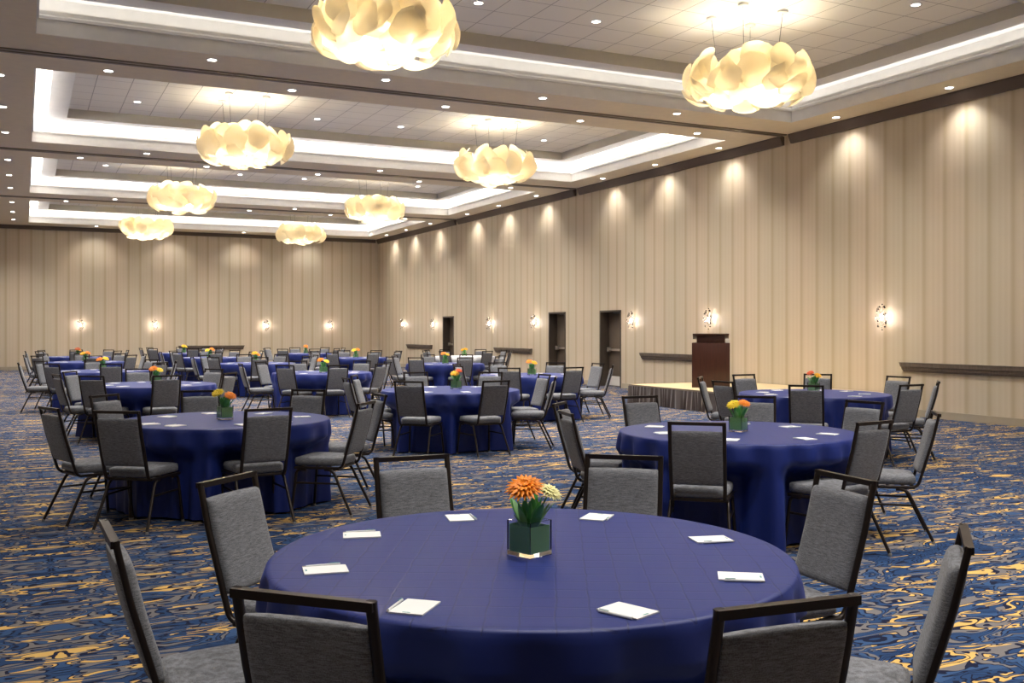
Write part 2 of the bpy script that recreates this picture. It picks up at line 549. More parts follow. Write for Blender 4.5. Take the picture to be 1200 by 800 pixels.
struct('wall_corridor', MB().box(XR + .351, XR + .42, YF, YB, 0, 6.5), M['frame_d'], smooth=False).name = 'wall_outer'

# wooden chair rails on the walls (short lengths with returned ends)
def chair_rail(length, label, loc, rz):
    t = thing('wall_rail', label, 'wall rail', loc, rz, 'wooden bumper rails on the walls')
    prof = [(0, 0), (.035, 0), (.045, .03), (.062, .04), (.066, .085), (.085, .095), (.09, .16), (0, .16)]
    L = length / 2; n = len(prof); mb = MB()
    vs = [(-L + (.05 * (1 - p[1] / .16)), -p[0], p[1]) for p in prof] + [(L - (.05 * (1 - p[1] / .16)), -p[0], p[1]) for p in prof]
    fs = [(i, (i + 1) % n, n + (i + 1) % n, n + i) for i in range(n)] + [tuple(range(n)), tuple(range(n, 2 * n))]
    mb.add(vs, fs).build('moulding', M['rail'], t, smooth=False)
    MB().box(-L - .006, L + .006, -.096, -.001, .161, .170).build('cap_strip', M['rail'], t, bevel=.002)
    return t
for a, b, lb in ((10.5, 13.26, 'long grey-brown wooden rail on the right wall at the far right of the picture'),
                 (19.0, 21.83, 'grey-brown wooden rail on the wall running behind the podium'),
                 (28.06, 30.79, 'grey-brown wooden rail left of the middle brown door'),
                 (36.64, 39.45, 'small grey-brown wooden rail near the far right corner, left of the farthest door')):
    chair_rail(b - a, lb, (XR - .0015, (a + b) / 2, .80), -PI / 2)
chair_rail(2.7, 'grey-brown wooden rail on the far end wall behind the tables', (7.12, YB - .0015, .735), 0)

# ------------------------------------------------------------------ cove strips
for bi, (a, b) in enumerate(BAYS):
    f = .15 if bi < 2 else 1
    for (x, yy, lx, ly) in (((CX0 + CX1) / 2, a - .13, CX1 - CX0, .07), ((CX0 + CX1) / 2, b + .13, CX1 - CX0, .07),
                            (CX0 - .13, (a + b) / 2, .07, b - a), (CX1 + .13, (a + b) / 2, .07, b - a)):
        L = max(lx, ly)
        o = lamp('AREA', 'cove_strip', (x, yy, 5.965), P_COVE * L * f, C_COVE, shape='RECTANGLE', size=lx, size_y=ly)
        # strip tilted up and towards the middle of the coffer
        dv = Vector((CX0 - x if x < CX0 else (CX1 - x if x > CX1 else 0), a - yy if yy < a else (b - yy if yy > b else 0), 0)).normalized()
        nv = Vector((dv.x * .6, dv.y * .6, .8)); ax = Vector((1, 0, 0)) if ly < lx else Vector((0, 1, 0))
        if ly > lx: X_ = Vector((0, 1, 0)).cross(-nv); m = Matrix((X_, Vector((0, 1, 0)), -nv)).transposed()
        else: Y_ = (-nv).cross(Vector((1, 0, 0))); m = Matrix((Vector((1, 0, 0)), Y_, -nv)).transposed()
        o.rotation_euler = m.to_euler()

# ------------------------------------------------------------------ downlights
def make_downlight(lens):
    t = thing('recessed_downlight', 'x', 'downlight', (0, 0, 0), 0)
    MB().lathe([(.062, -.001), (.066, -.007), (.086, -.006), (.09, -.0005)], 20).build('trim_ring', M['ring'], t)
    MB().lathe([(0, -.003), (.063, -.003)], 20).build('lens', lens, t)
    return t
proto = make_downlight(M['lens']); protoD = make_downlight(M['lens_dim'])
used = {id(proto): 0, id(protoD): 0}
spot_cache = {}
def spot(name, loc, power, size, blend, aim=None, radius=.06):
    key = (name, power)
    if key not in spot_cache:
        d = bpy.data.lights.new(name, 'SPOT'); d.energy = power; d.color = C_DOWN
        d.spot_size = size; d.spot_blend = blend; d.shadow_soft_size = radius
        spot_cache[key] = d
    o = bpy.data.objects.new(name, spot_cache[key]); COL.objects.link(o); o.location = loc
    if aim is not None:
        o.rotation_euler = (Vector(aim)).to_track_quat('-Z', 'Y').to_euler()
    return o
def downlight(x, y, z, label, grp, p, kind):
    if used[id(p)] == 0: o = p; used[id(p)] = 1
    else: o = dup(p)
    o.location = (x, y, z); o['label'] = label.replace('round downlight in the tiled panel', 'downlight in the tiled panel').replace('lit downlight on near half of the', 'lit downlight, near half of').replace('lit downlight on far half of the', 'lit downlight, far half of').replace('lit round downlight over', 'lit downlight over'); o['group'] = grp
    if kind == 'tile': spot('downlight_beam', (x, y, z - .03), P_TILE_SPOT, math.radians(120), 1)
    elif kind == 'beam': spot('beam_or_fill_spot', (x, y, z - .03), P_BEAM_SPOT, math.radians(120), 1)
    elif kind == 'left': spot('left_spot', (x, y, z - .03), P_BEAM_SPOT, math.radians(120), 1)
    elif kind == 'right': spot('wall_spot', (x, y, z - .03), P_WALL_SPOT, math.radians(112), 1, (.16, 0, -1), .03)
    elif kind == 'back': spot('wall_spot', (x, y, z - .03), P_WALL_SPOT, math.radians(104), .9, (0, .3, -1), .03)
ORD = ['nearest', 'second', 'third', 'fourth', 'fifth', 'sixth', 'seventh', 'eighth', 'ninth', 'tenth', 'eleventh', 'twelfth', 'thirteenth', 'fourteenth']
RY = [.5, 3.1, 5.7, 9.3, 11.89, 14.5, 18.11, 20.63, 23.12, 27.0, 29.7, 32.3, 35.84, 38.55, 41.01]
vis = [y_ for y_ in RY if y_ > 11]
for y_ in RY:
    lb = 'lit round downlight over the right wall, %s in that row from the camera' % ORD[vis.index(y_)] if y_ in vis else 'lit round downlight over the right wall beside the camera'
    if y_ < 9: continue
    downlight(14.04, y_, ZS, lb if y_ > 11 else 'lit round downlight over the right wall, just outside the picture', 'downlights along the right wall', proto, 'right')
LY = [17.98, 20.52, 23.16, 26.85, 29.5, 32.14, 35.67, 38.6, 41.3]
for i, y_ in enumerate(LY):
    downlight(-.35, y_, ZS, 'lit round downlight at the left picture edge, %s in its row from the top' % ORD[i].replace('nearest', 'first'), 'downlights along the left edge', proto, 'left')
bn = ['first wide ceiling beam', 'second ceiling beam', 'third ceiling beam']
LR = ['leftmost', 'second from left', 'third from left', 'fourth from left', 'rightmost']
for i, (y0, y1) in enumerate(((15.57, 16.95), (24.51, 25.8), (33.5, 34.65))):
    for j, x in enumerate((2.56, 5.32, 8.22, 11.09)):
        downlight(x, y0, ZS, 'lit downlight on near half of the %s, %s of its row' % (bn[i], LR[j] if j < 3 else 'rightmost'), 'downlights in the ceiling beams', proto, 'beam')
    for j, x in enumerate((1.2, 4.11, 6.94, 9.78, 12.58)):
        downlight(x, y1, ZS, 'lit downlight on far half of the %s, %s of its row' % (bn[i], LR[j]), 'downlights in the ceiling beams', proto, 'beam')
for j, x in enumerate((2.57, 5.4, 8.28, 11.15)):
    downlight(x, 42.5, ZS, 'lit downlight close above the far end wall, %s of its row' % (LR[j] if j < 3 else 'rightmost'), 'downlights over the far wall', proto, 'back')
bayn = ['', 'nearest coffer', 'second coffer', 'third coffer', 'farthest coffer']
for i, (a, b) in enumerate(BAYS):
    c = (a + b) / 2
    for r, yy in enumerate((c - 1.35, c + 1.38)):
        for j, x in enumerate((2.12, 5.92, 7.9, 11.68)):
            if i == 0:
                spot('downlight_beam', (x, yy, 6.27), P_TILE_SPOT, math.radians(120), 1); continue
            if i == 4 and r == 0 and False: continue
            downlight(x, yy, 6.30, 'round downlight in the tiled panel of the %s, %s row, %s' % (bayn[i], ('near', 'far')[r], LR[j] if j < 3 else 'rightmost'), 'downlights in the tiled panels', protoD, 'tile')
# added fill lights, no fixtures, over the unseen strip of room to the left
for y_ in (2, 7, 12, 18, 24, 30, 36, 41):
    spot('beam_or_fill_spot', (-3.4, y_, ZS - .03), P_BEAM_SPOT, math.radians(120), 1)

# ------------------------------------------------------------------ chandeliers
def petal_mesh(seed):
    rnd = random.Random(seed); R = .235; rings = 6; seg = 28; T = .004
    ph = rnd.uniform(0, 6); tip = rnd.uniform(.08, .24)
    mb = MB(); top = []; vs = []
    for sgn in (1, -1):
        for i in range(rings + 1):
            for j in range(seg):
                a = 2 * PI * j / seg
                rr = R * (1 + .05 * math.cos(5 * a + ph) + tip * max(0, math.sin(a)) ** 6 - .06 * max(0, -math.sin(a)) ** 2)
                r = rr * i / rings
                x, y_ = r * math.cos(a), r * math.sin(a)
                z = -(x * x) / 1.0 - (y_ * y_) / .62 + sgn * T / 2
                if i == 0: x = y_ = 0
                vs.append((x, y_, z))
    n1 = (rings + 1) * seg; fs = []
    for s_ in (0, 1):
        for i in range(rings):
            for j in range(seg):
                q = (s_ * n1 + i * seg + j, s_ * n1 + i * seg + (j + 1) % seg, s_ * n1 + (i + 1) * seg + (j + 1) % seg, s_ * n1 + (i + 1) * seg + j)
                fs.append(q)
    for j in range(seg):
        a_, b_ = rings * seg + j, rings * seg + (j + 1) % seg
        fs.append((a_, b_, n1 + b_, n1 + a_))
    mb.add(vs, fs)
    return mb.mesh('petal', M['petal'], angle=60)
PET = [petal_mesh(s_) for s_ in range(4)]
def chandelier(x, y_, label, seed):
    rnd = random.Random(seed); zc = 5.26
    t = thing('petal_chandelier', label, 'chandelier', (x, y_, zc), 0, 'petal chandeliers hanging in the coffers')
    A, B = .90, .34
    rows = [(36, 13, 0), (12, 14, 0), (-10, 14, 0), (-32, 13, 0), (-54, 10, 0), (-78, 5, 0)]
    for lat, n, _ in rows:
        off = rnd.uniform(0, 6)
        for k_ in range(n):
            th = off + 2 * PI * (k_ + rnd.uniform(-.18, .18)) / n
            la = math.radians(lat + rnd.uniform(-7, 7))
            p = Vector((A * math.cos(la) * math.cos(th), A * math.cos(la) * math.sin(th), B * math.sin(la)))
            nrm = Vector((math.cos(la) * math.cos(th) / A, math.cos(la) * math.sin(th) / A, math.sin(la) / B * .8))
            if lat > 20: nrm = Vector((math.cos(th), math.sin(th), .28))
            if lat == 12: nrm = Vector((math.cos(th), math.sin(th), -.15))
            nrm.normalize()
            nrm += Vector((rnd.uniform(-.34, .34), rnd.uniform(-.34, .34), rnd.uniform(-.26, .26))); nrm.normalize()
            up = Vector((0, 0, 1)); up = (up - nrm * up.dot(nrm)).normalized()
            if abs(nrm.z) > .97: up = Vector((math.cos(th), math.sin(th), 0)); up = (up - nrm * up.dot(nrm)).normalized()
            sd = up.cross(nrm)
            roll = rnd.uniform(-.5, .5)
            u2 = up * math.cos(roll) + sd * math.sin(roll); s2 = u2.cross(nrm)
            m = Matrix((s2, u2, nrm)).transposed().to_4x4()
            m.translation = p + nrm * rnd.uniform(-.09, .09)
            o = bpy.data.objects.new('petal', rnd.choice(PET)); COL.objects.link(o); o.parent = t
            sc = rnd.uniform(.85, 1.08) * (.8 if lat < -40 else 1)
            o.matrix_local = m @ Matrix.Scale(sc, 4)
    mb = MB()
    mb.sweep([(.42 * math.cos(a), .42 * math.sin(a), .12) for a in [2 * PI * i / 24 for i in range(24)]], circ(.012), closed=True)
    mb.sweep([(-.42, 0, .12), (.42, 0, .12)], circ(.01)); mb.sweep([(0, -.42, .12), (0, .42, .12)], circ(.01))
    mb.build('lamp_ring', M['cable'], t)
    for (dx, dy) in ((.37, .37), (-.37, .37), (.37, -.37), (-.37, -.37)):
        cn = MB().lathe([(0, 0), (.075, 0), (.078, -.004), (.078, -.036), (.06, -.042), (0, -.042)], 18, (dx, dy, 6.30 - zc - .001)).build('canopy', M['ring'], t)
        MB().sweep([(dx, dy, 6.30 - zc - .04), (dx * .8, dy * .8, .12)], circ(.004, 6)).build('cable', M['cable'], t)
        MB().ball((dx * .75, dy * .75, .05), .045).build('bulb', M['bulb'], t)
        lamp('POINT', 'chandelier_lamp', (dx * .75, dy * .75, .03), P_CHAND, C_WARM, t, shadow_soft_size=.09)
    return t
names = {(0, 0): 'largest glowing petal chandelier, cut off by the top of the picture', (0, 1): 'glowing petal chandelier at upper right with its cables and canopies in view',
         (1, 0): 'glowing petal chandelier in the second coffer, left one', (1, 1): 'glowing petal chandelier in the second coffer, right one',
         (2, 0): 'glowing petal chandelier in the third coffer, left one', (2, 1): 'glowing petal chandelier in the third coffer, right one',
         (3, 0): 'small far petal chandelier nearest the end wall, left one', (3, 1): 'small far petal chandelier nearest the end wall, right one'}
for bi, (a, b) in enumerate(BAYS):
    c = (a + b) / 2 + .08
    for si, x in enumerate((4.05, 9.75)):
        if bi == 0:
            for dx in (-.3, .3): lamp('POINT', 'chandelier_lamp', (x + dx, c, 5.2), P_CHAND * 1.2, C_WARM, shadow_soft_size=.5)
            continue
        chandelier(x, c, names[(bi - 1, si)], 10 * bi + si)

# ------------------------------------------------------------------ wall sconces
def make_sconce():
    rnd = random.Random(5)
    t = thing('crystal_sconce', 'x', 'sconce', (0, 0, 0), 0)
    MB().box(-.035, .035, -.014, -.0005, -.06, .06).build('back_plate', M['steel'], t, bevel=.004)
    MB().ball((0, -.10, 0), .032, sc=(.8, .8, 2.2)).build('lamp_core', M['core'], t)
    st = MB()
    bead = MB().ball((0, 0, 0), 1, 8, 6).mesh('dark_bead', M['bead']); gb = MB().ball((0, 0, 0), 1, 8, 6).mesh('glass_bead', M['glass'])
    def put(p, r, me, nm):
        o = bpy.data.objects.new(nm, me); COL.objects.link(o); o.parent = t; o.location = p; o.scale = (r, r, r)
    for i in range(46):
        z = rnd.uniform(-.2, .2); rad = .115 * math.sqrt(max(0.02, 1 - (z / .225) ** 2))
        a = rnd.uniform(PI * .95, PI * 2.05)
        p = Vector((rad * math.cos(a), -.10 + rad * math.sin(a) * .85 , z))
        if p.y > -.03: p.y = -.03
        st.sweep([(0, -.10, z * .35), tuple(p)], circ(.0014, 4))
        if i % 3 == 0: put(p, rnd.uniform(.012, .019), bead, 'dark_bead')
        else: put(p, rnd.uniform(.010, .016), gb, 'glass_bead')
    put((0, -.09, .235), .014, bead, 'dark_bead'); put((0, -.09, -.235), .014, bead, 'dark_bead')
    st.sweep([(0, -.09, -.235), (0, -.09, .235)], circ(.002, 4))
    st.sweep([(0, -.005, 0), (0, -.1, 0)], circ(.006, 6))
    st.build('stems', M['bead'], t)
    return t
sc0 = make_sconce()
sl = [((XR, 13.66, 1.80), -PI / 2, 'crystal cluster sconce alone on the right wall, largest and rightmost'),
      ((XR, 18.91, 1.82), -PI / 2, 'crystal cluster sconce on the wall just above the podium'),
      ((XR, 22.21, 1.81), -PI / 2, 'crystal cluster sconce on the wall just right of the nearest door'),
      ((XR, 27.79, 1.81), -PI / 2, 'crystal cluster sconce just left of the middle door'),
      ((XR, 31.13, 1.79), -PI / 2, 'crystal cluster sconce between the farthest door and the middle door, left one'),
      ((XR, 36.37, 1.78), -PI / 2, 'small crystal sconce just left of the farthest door'),
      ((XR, 39.87, 1.80), -PI / 2, 'small crystal sconce on the right wall nearest the room corner'),
      ((2.02, YB, 1.76), 0, 'small crystal sconce on the far end wall, leftmost of four'),
      ((4.83, YB, 1.76), 0, 'small crystal sconce on the far end wall, second from left'),
      ((9.39, YB, 1.76), 0, 'small crystal sconce on the far end wall, third from left'),
      ((12.2, YB, 1.76), 0, 'small crystal sconce on the far end wall, rightmost of four')]
for i, (p, rz, lb) in enumerate(sl):
    o = sc0 if i == 0 else dup(sc0)
    o.location = p; o.rotation_euler = (0, 0, rz); o['label'] = lb; o['group'] = 'crystal sconces on the walls'
    d = .17
    lp = (p[0] - d, p[1], p[2]) if rz else (p[0], p[1] - d, p[2])
    lamp('POINT', 'sconce_light', lp, P_SCONCE, (1, .84, .78), shadow_soft_size=.03)

# ------------------------------------------------------------------ stage and podium
t = thing('stage_riser', 'low portable stage with pale boards and gathered dark brown skirt', 'stage', (11.62, 13.2, 0))
SX, SY = XR - .03 - 11.62, 18.05 - 13.2
mb = MB().box(0.0, SX, 0, SY, .372, .40); mb.build('stage_top', M['stage'], t, bevel=.004)
mb = MB().box(-.006, .004, -.006, SY + .006, .37, .402); mb.box(0, SX, SY + .0005, SY + .006, .37, .402); mb.box(0, SX, -.006, -.0005, .37, .402)
mb.build('edge_trim', M['track'], t, smooth=False)
def skirt(path_len, fn):
    n = int(path_len / .012); vs = []; fs = []; K = 7
    ph = random.uniform(0, 9)
    for i in range(n + 1):
        u = path_len * i / n
        g = .5 + .5 * math.sin(u * 44 + 3.2 * math.sin(u * 6.3 + ph) + 1.1 * math.sin(u * 17.7)); g2 = math.sin(u * 19 + 3.2 * math.sin(u * 4.1 + ph))
        for k_ in range(K):
            f = k_ / (K - 1)
            off = .012 + (.010 + .028 * f) * g + .012 * f * g2
            u2 = u + .05 * f * math.sin(u * 11 + ph)
            vs.append(fn(u2, off, .372 - f * .365))
    for i in range(n):
        for k_ in range(K - 1):
            fs.append((i * K + k_, (i + 1) * K + k_, (i + 1) * K + k_ + 1, i * K + k_ + 1))
    return vs, fs
mb = MB()
mb.add(*skirt(SY, lambda u, o, z: (-o, u, z)))
mb.add(*skirt(SX, lambda u, o, z: (u, SY + o, z)))
mb.add(*skirt(SX, lambda u, o, z: (u, -o, z)))
mb.build('stage_skirt', M['skirt'], t, angle=80)

pr = math.atan2(-math.sin(math.radians(37)), math.cos(math.radians(37)))      # front turned towards the audience
t = thing('podium', 'dark mahogany podium with a sloped reading top, standing on the stage', 'podium', (12.55, 16.45, .4), pr)
W2, D2 = .375, .26
mb = MB().box(-W2, W2, -D2, -D2 + .03, 0.001, .90); mb.box(-W2, -W2 + .03, -D2 + .03, D2, .001, .90); mb.box(W2 - .03, W2, -D2 + .03, D2, .001, .90)
mb.box(-W2 + .03, W2 - .03, -D2 + .03, D2, .87, .90); mb.box(-W2 + .03, W2 - .03, -D2 + .03, D2 - .02, .03, .06)
mb.build('body', M['podium'], t, bevel=.003)
MB().box(-W2 + .03, W2 - .03, -D2 + .04, D2 - .02, .45, .475).build('shelf', M['podium'], t, bevel=.002)
mb = MB(); x = .28
vs = [(-x, -.2, .901), (x, -.2, .901), (x, .2, .901), (-x, .2, .901), (-x, -.2, 1.05), (x, -.2, 1.05), (x, .2, .98), (-x, .2, .98)]
mb.add(vs, [(0, 1, 2, 3), (4, 5, 6, 7), (0, 1, 5, 4), (1, 2, 6, 5), (2, 3, 7, 6), (3, 0, 4, 7)])
mb.build('riser_box', M['podium'], t, bevel=.003)
mb = MB(); x = .36
vs = [(-x, -.27, 1.064), (x, -.27, 1.064), (x, .27, .969), (-x, .27, .969)]
vs += [(a, b, c + .024) for a, b, c in vs]
mb.add(vs, [(0, 1, 2, 3), (4, 5, 6, 7), (0, 1, 5, 4), (1, 2, 6, 5), (2, 3, 7, 6), (3, 0, 4, 7)])
mb.build('reading_top', M['podium'], t, bevel=.003)
MB().box(.29, .37, -.22, -.14, .901, .985).build('control_box', M['ring'], t, bevel=.004)

# ------------------------------------------------------------------ chairs
def pad(w0, w1, d, h0, h1, y0, y1, rnd_):
    """rounded upholstered slab standing between z=h0..h1, leaning from y0 to y1"""
    pass
def make_chair():
    t = thing('banquet_chair', 'x', 'chair')
    # seat cushion: trapezoid, crowned, soft edge
    nx, ny = 14, 14; vs = []; fs = []
    def sxy(u, v):          # u,v in -1..1, superelliptic outline
        y_ = .008 + v * .212
        hw = .185 + (.225 - .185) * (v + 1) / 2
        k_ = 1 - .10 * max(0, abs(u * v)) ** 6
        return u * hw * k_, y_ * 1.0 if abs(u * v) < .8 else .008 + v * .212 * k_
    for s_ in (1, -1):
        for i in range(nx + 1):
            for j in range(ny + 1):
                u = math.sin((i / nx - .5) * PI); v = math.sin((j / ny - .5) * PI)
                x, y_ = sxy(u, v)
                e = (1 - abs(u) ** 7) * (1 - abs(v) ** 7)
                z = .448 + s_ * (.004 + .034 * e ** .2) + (.007 * (1 - u * u) * (1 - v * v) if s_ > 0 else 0)
                vs.append((x, y_, z))
    n1 = (nx + 1) * (ny + 1)
    for s_ in (0, 1):
        for i in range(nx):
            for j in range(ny):
                a = s_ * n1 + i * (ny + 1) + j
                fs.append((a, a + 1, a + ny + 2, a + ny + 1))
    rim = [i * (ny + 1) for i in range(nx + 1)] + [nx * (ny + 1) + j for j in range(1, ny + 1)] + [i * (ny + 1) + ny for i in range(nx - 1, -1, -1)] + [j for j in range(ny - 1, 0, -1)]
    for a, b in zip(rim, rim[1:] + rim[:1]): fs.append((a, b, n1 + b, n1 + a))
    MB().add(vs, fs).build('seat', M['fabric'], t, angle=75)
    # backrest: padded slab between the uprights
    def yb(z): return -.205 - (z - .40) * (.155 / .545) - .012 * math.sin((z - .40) / .545 * PI)
    vs = []; fs = []; nx, nz = 12, 16
    for s_ in (1, -1):
        for i in range(nx + 1):
            for j in range(nz + 1):
                u = math.sin((i / nx - .5) * PI); v = math.sin((j / nz - .5) * PI)
                zz = .693 + v * .187
                x = u * .172
                e = ((1 - abs(u) ** 6) * (1 - abs(v) ** 12)) ** .27
                dy = s_ * (.003 + (.033 if s_ > 0 else .020) * e)
                vs.append((x, yb(zz) + .004 + dy, zz + (.004 * (1 - u * u) if v > .9 else 0)))
    n1 = (nx + 1) * (nz + 1)
    for s_ in (0, 1):
        for i in range(nx):
            for j in range(nz):
                a = s_ * n1 + i * (nz + 1) + j
                fs.append((a, a + 1, a + nz + 2, a + nz + 1))
    rim = [i * (nz + 1) for i in range(nx + 1)] + [nx * (nz + 1) + j for j in range(1, nz + 1)] + [i * (nz + 1) + nz for i in range(nx - 1, -1, -1)] + [j for j in range(nz - 1, 0, -1)]
    for a, b in zip(rim, rim[1:] + rim[:1]): fs.append((a, b, n1 + b, n1 + a))
    MB().add(vs, fs).build('backrest', M['fabric'], t, angle=75)
    # back frame: two uprights curving forward under the seat, and the open hand rail on top
    mb = MB()
    for sx_ in (-1, 1):
        pts = [(sx_ * .176, -.10, .398), (sx_ * .178, -.213, .398, .05), (sx_ * .180, yb(.55), .55, .03), (sx_ * .180, yb(.75), .75, .02), (sx_ * .180, yb(.945) , .945)]
        path = bez(pts, 6)
        mb.sweep(path, rect(.020, .026, .005), up=(1, 0, 0), mitre=False)
    mb.box(-.19, .19, yb(.945) - .013, yb(.945) + .013, .923, .945)
    mb.build('back_frame', M['metal'], t, bevel=0, angle=50)
    # seat frame
    mb = MB()
    mb.sweep([(-.185, -.18, .398), (.185, -.18, .398), (.212, .19, .398), (-.212, .19, .398)], rect(.022, .022, .003), closed=True)
    mb.box(-.19, .19, -.02, .0, .39, .405)
    mb.build('seat_frame', M['metal'], t, angle=50)
    # legs
    for sx_ in (-1, 1):
        for fr in (1, 0):
            if fr: pts = [(sx_ * .206, .10, .384), (sx_ * .208, .185, .384, .045), (sx_ * .232, .222, .012)]
            else: pts = [(sx_ * .190, -.06, .384), (sx_ * .193, -.135, .384, .05), (sx_ * .225, -.315, .012)]
            lg = MB().sweep(bez(pts, 6), rect(.022, .022, .006), up=(1, 0, 0), mitre=False).build('leg', M['metal'], t, angle=50)
            e = pts[-1]
            MB().lathe([(0, -.012), (.013, -.012), (.014, .0), (.011, .010), (0, .012)], 10, (e[0], e[1], .012)).build('glide', M['glide'], lg)
        MB().sweep([(sx_ * .213, .196, .27), (sx_ * .203, -.195, .27)], rect(.012, .016, .003)).build('stretcher', M['metal'], t, angle=50)
    return t
chair0 = make_chair(); chair_used = False

# ------------------------------------------------------------------ flowers and vases
def flower(name, label, cat, mat, R_, loc, height, lean, rz, leafy=True):
    t = thing(name, label, cat, loc, rz, 'flowers in the glass vases')
    top = Vector((lean[0], lean[1], height))
    path = [Vector((lean[0] * f * f, lean[1] * f * f, height * f)) for f in (0, .25, .5, .75, 1)]
    MB().sweep(path, circ(.0028, 6)).build('stem', M['stem'], t)
    fb = math.atan2(loc[0], loc[1]); nrm = Vector((lean[0] * .9 - math.sin(fb) * .055, lean[1] * .9 - math.cos(fb) * .055, .13)).normalized()
    q = nrm.to_track_quat('Z', 'Y').to_matrix().to_4x4(); q.translation = top
    mb = MB(); rnd = random.Random(hash(label) % 999 if False else int(R_ * 1e4) + int(height * 1e3))
    for ring, (n, L, el) in enumerate(((22, 1.08, -.12), (20, 1.0, .12), (16, .8, .42), (12, .58, .78), (8, .36, 1.1))):
        for k_ in range(n):
            a = 2 * PI * (k_ + rnd.uniform(-.2, .2)) / n + ring * .4
            l_ = R_ * L * rnd.uniform(.88, 1.08); wd = R_ * .17
            ca, sa = math.cos(a), math.sin(a); ce_, se_ = math.cos(el), math.sin(el)
            def P_(r, w_, dz=0): return q @ Vector((r * ca * ce_ - w_ * sa, r * sa * ce_ + w_ * ca, r * se_ + dz))
            mb.add([P_(.1 * l_, -.3 * wd), P_(.1 * l_, .3 * wd), P_(.6 * l_, wd * .8, R_ * .03), P_(l_, 0, -R_ * .06), P_(.6 * l_, -wd * .8, R_ * .03), P_(.55 * l_, 0, R_ * .10)],
                   [(0, 1, 2, 5), (0, 5, 4), (5, 2, 3), (5, 3, 4)])
            # underside gives each petal thickness
            mb.add([P_(.1 * l_, -.3 * wd, -.0015), P_(.1 * l_, .3 * wd, -.0015), P_(.6 * l_, wd * .8, R_ * .03 - .0015), P_(l_, 0, -R_ * .06 - .0015), P_(.6 * l_, -wd * .8, R_ * .03 - .0015)],
                   [(0, 1, 2, 3, 4)])
    mb.build('petals', mat, t)
    mb = MB(); mb.ball(q @ Vector((0, 0, R_ * .12)), R_ * .2, 8, 6, sc=(1, 1, .6)); mb.build('flower_centre', M['heart'] if mat in (M['yellow'], M['cream'], M['amber']) else mat, t)
    return t
def leaf_mb(mb, base, d, L, wd, droop, mi=0):
    d = Vector(d).normalized(); side = d.cross(Vector((0, 0, 1)))
    if side.length < .01: side = Vector((1, 0, 0))
    side.normalize(); base = Vector(base); vs = []; fs = []; n = 7
    for i in range(n + 1):
        f = i / n; c = base + d * L * f + Vector((0, 0, -droop * f * f)); w_ = wd * math.sin(PI * min(1, f * .93 + .04)) ** .8
        vs += [c - side * w_ + Vector((0, 0, w_ * .25)), c, c + side * w_ + Vector((0, 0, w_ * .25))]
    vs += [Vector(p) + Vector((0, 0, -.0012)) for p in vs]
    m = (n + 1) * 3
    for i in range(n):
        for k_ in (0, 1):
            a = i * 3 + k_
            fs.append((a, a + 1, a + 4, a + 3)); fs.append((m + a, m + a + 3, m + a + 4, m + a + 1))
        fs.append((i * 3, i * 3 + 3, m + i * 3 + 3, m + i * 3)); fs.append((i * 3 + 2, m + i * 3 + 2, m + i * 3 + 5, i * 3 + 5))
    mb.add(vs, fs, mi)
def make_vase():
    t = thing('glass_vase', 'x', 'vase')
    a, h_, th = .056, .125, .005; b = a - th
    mb = MB()
    # outer and inner shell with thick base, closed at the rim
    o = [(-a, -a), (a, -a), (a, a), (-a, a)]; i_ = [(-b, -b), (b, -b), (b, b), (-b, b)]
    vs = [(x, y_, 0.0005) for x, y_ in o] + [(x, y_, h_) for x, y_ in o] + [(x, y_, h_) for x, y_ in i_] + [(x, y_, .016) for x, y_ in i_]
    fs = [(3, 2, 1, 0), (12, 13, 14, 15)]
    for k_ in range(4):
        j = (k_ + 1) % 4
        fs += [(k_, j, 4 + j, 4 + k_), (4 + k_, 4 + j, 8 + j, 8 + k_), (8 + k_, 8 + j, 12 + j, 12 + k_)]
    mb.add(vs, fs).build('glass', M['glass'], t, smooth=False)
    c = b - .0015
    mb = MB().box(-c, c, -c, -c + .002, .0175, .108); mb.box(-c, c, c - .002, c, .0175, .112); mb.box(-c, -c + .002, -c, c, .0175, .110); mb.box(c - .002, c, -c, c, .0175, .106)
    mb.build('leaf_liner', M['leafliner'], t, smooth=False)
    mb = MB(); rnd = random.Random(3)
    for k_ in range(22):
        an = 2 * PI * k_ / 22 + rnd.uniform(-.3, .3)
        leaf_mb(mb, (.012 * math.cos(an), .012 * math.sin(an), .07), (math.cos(an) * .55, math.sin(an) * .55, rnd.uniform(.9, 2.8)), rnd.uniform(.10, .175), rnd.uniform(.013, .021), .02, k_ % 2)
    mb.build('foliage', [M['leaf'], M['leaf2']], t, angle=70)
    return t
vase0 = make_vase(); vase_used = False

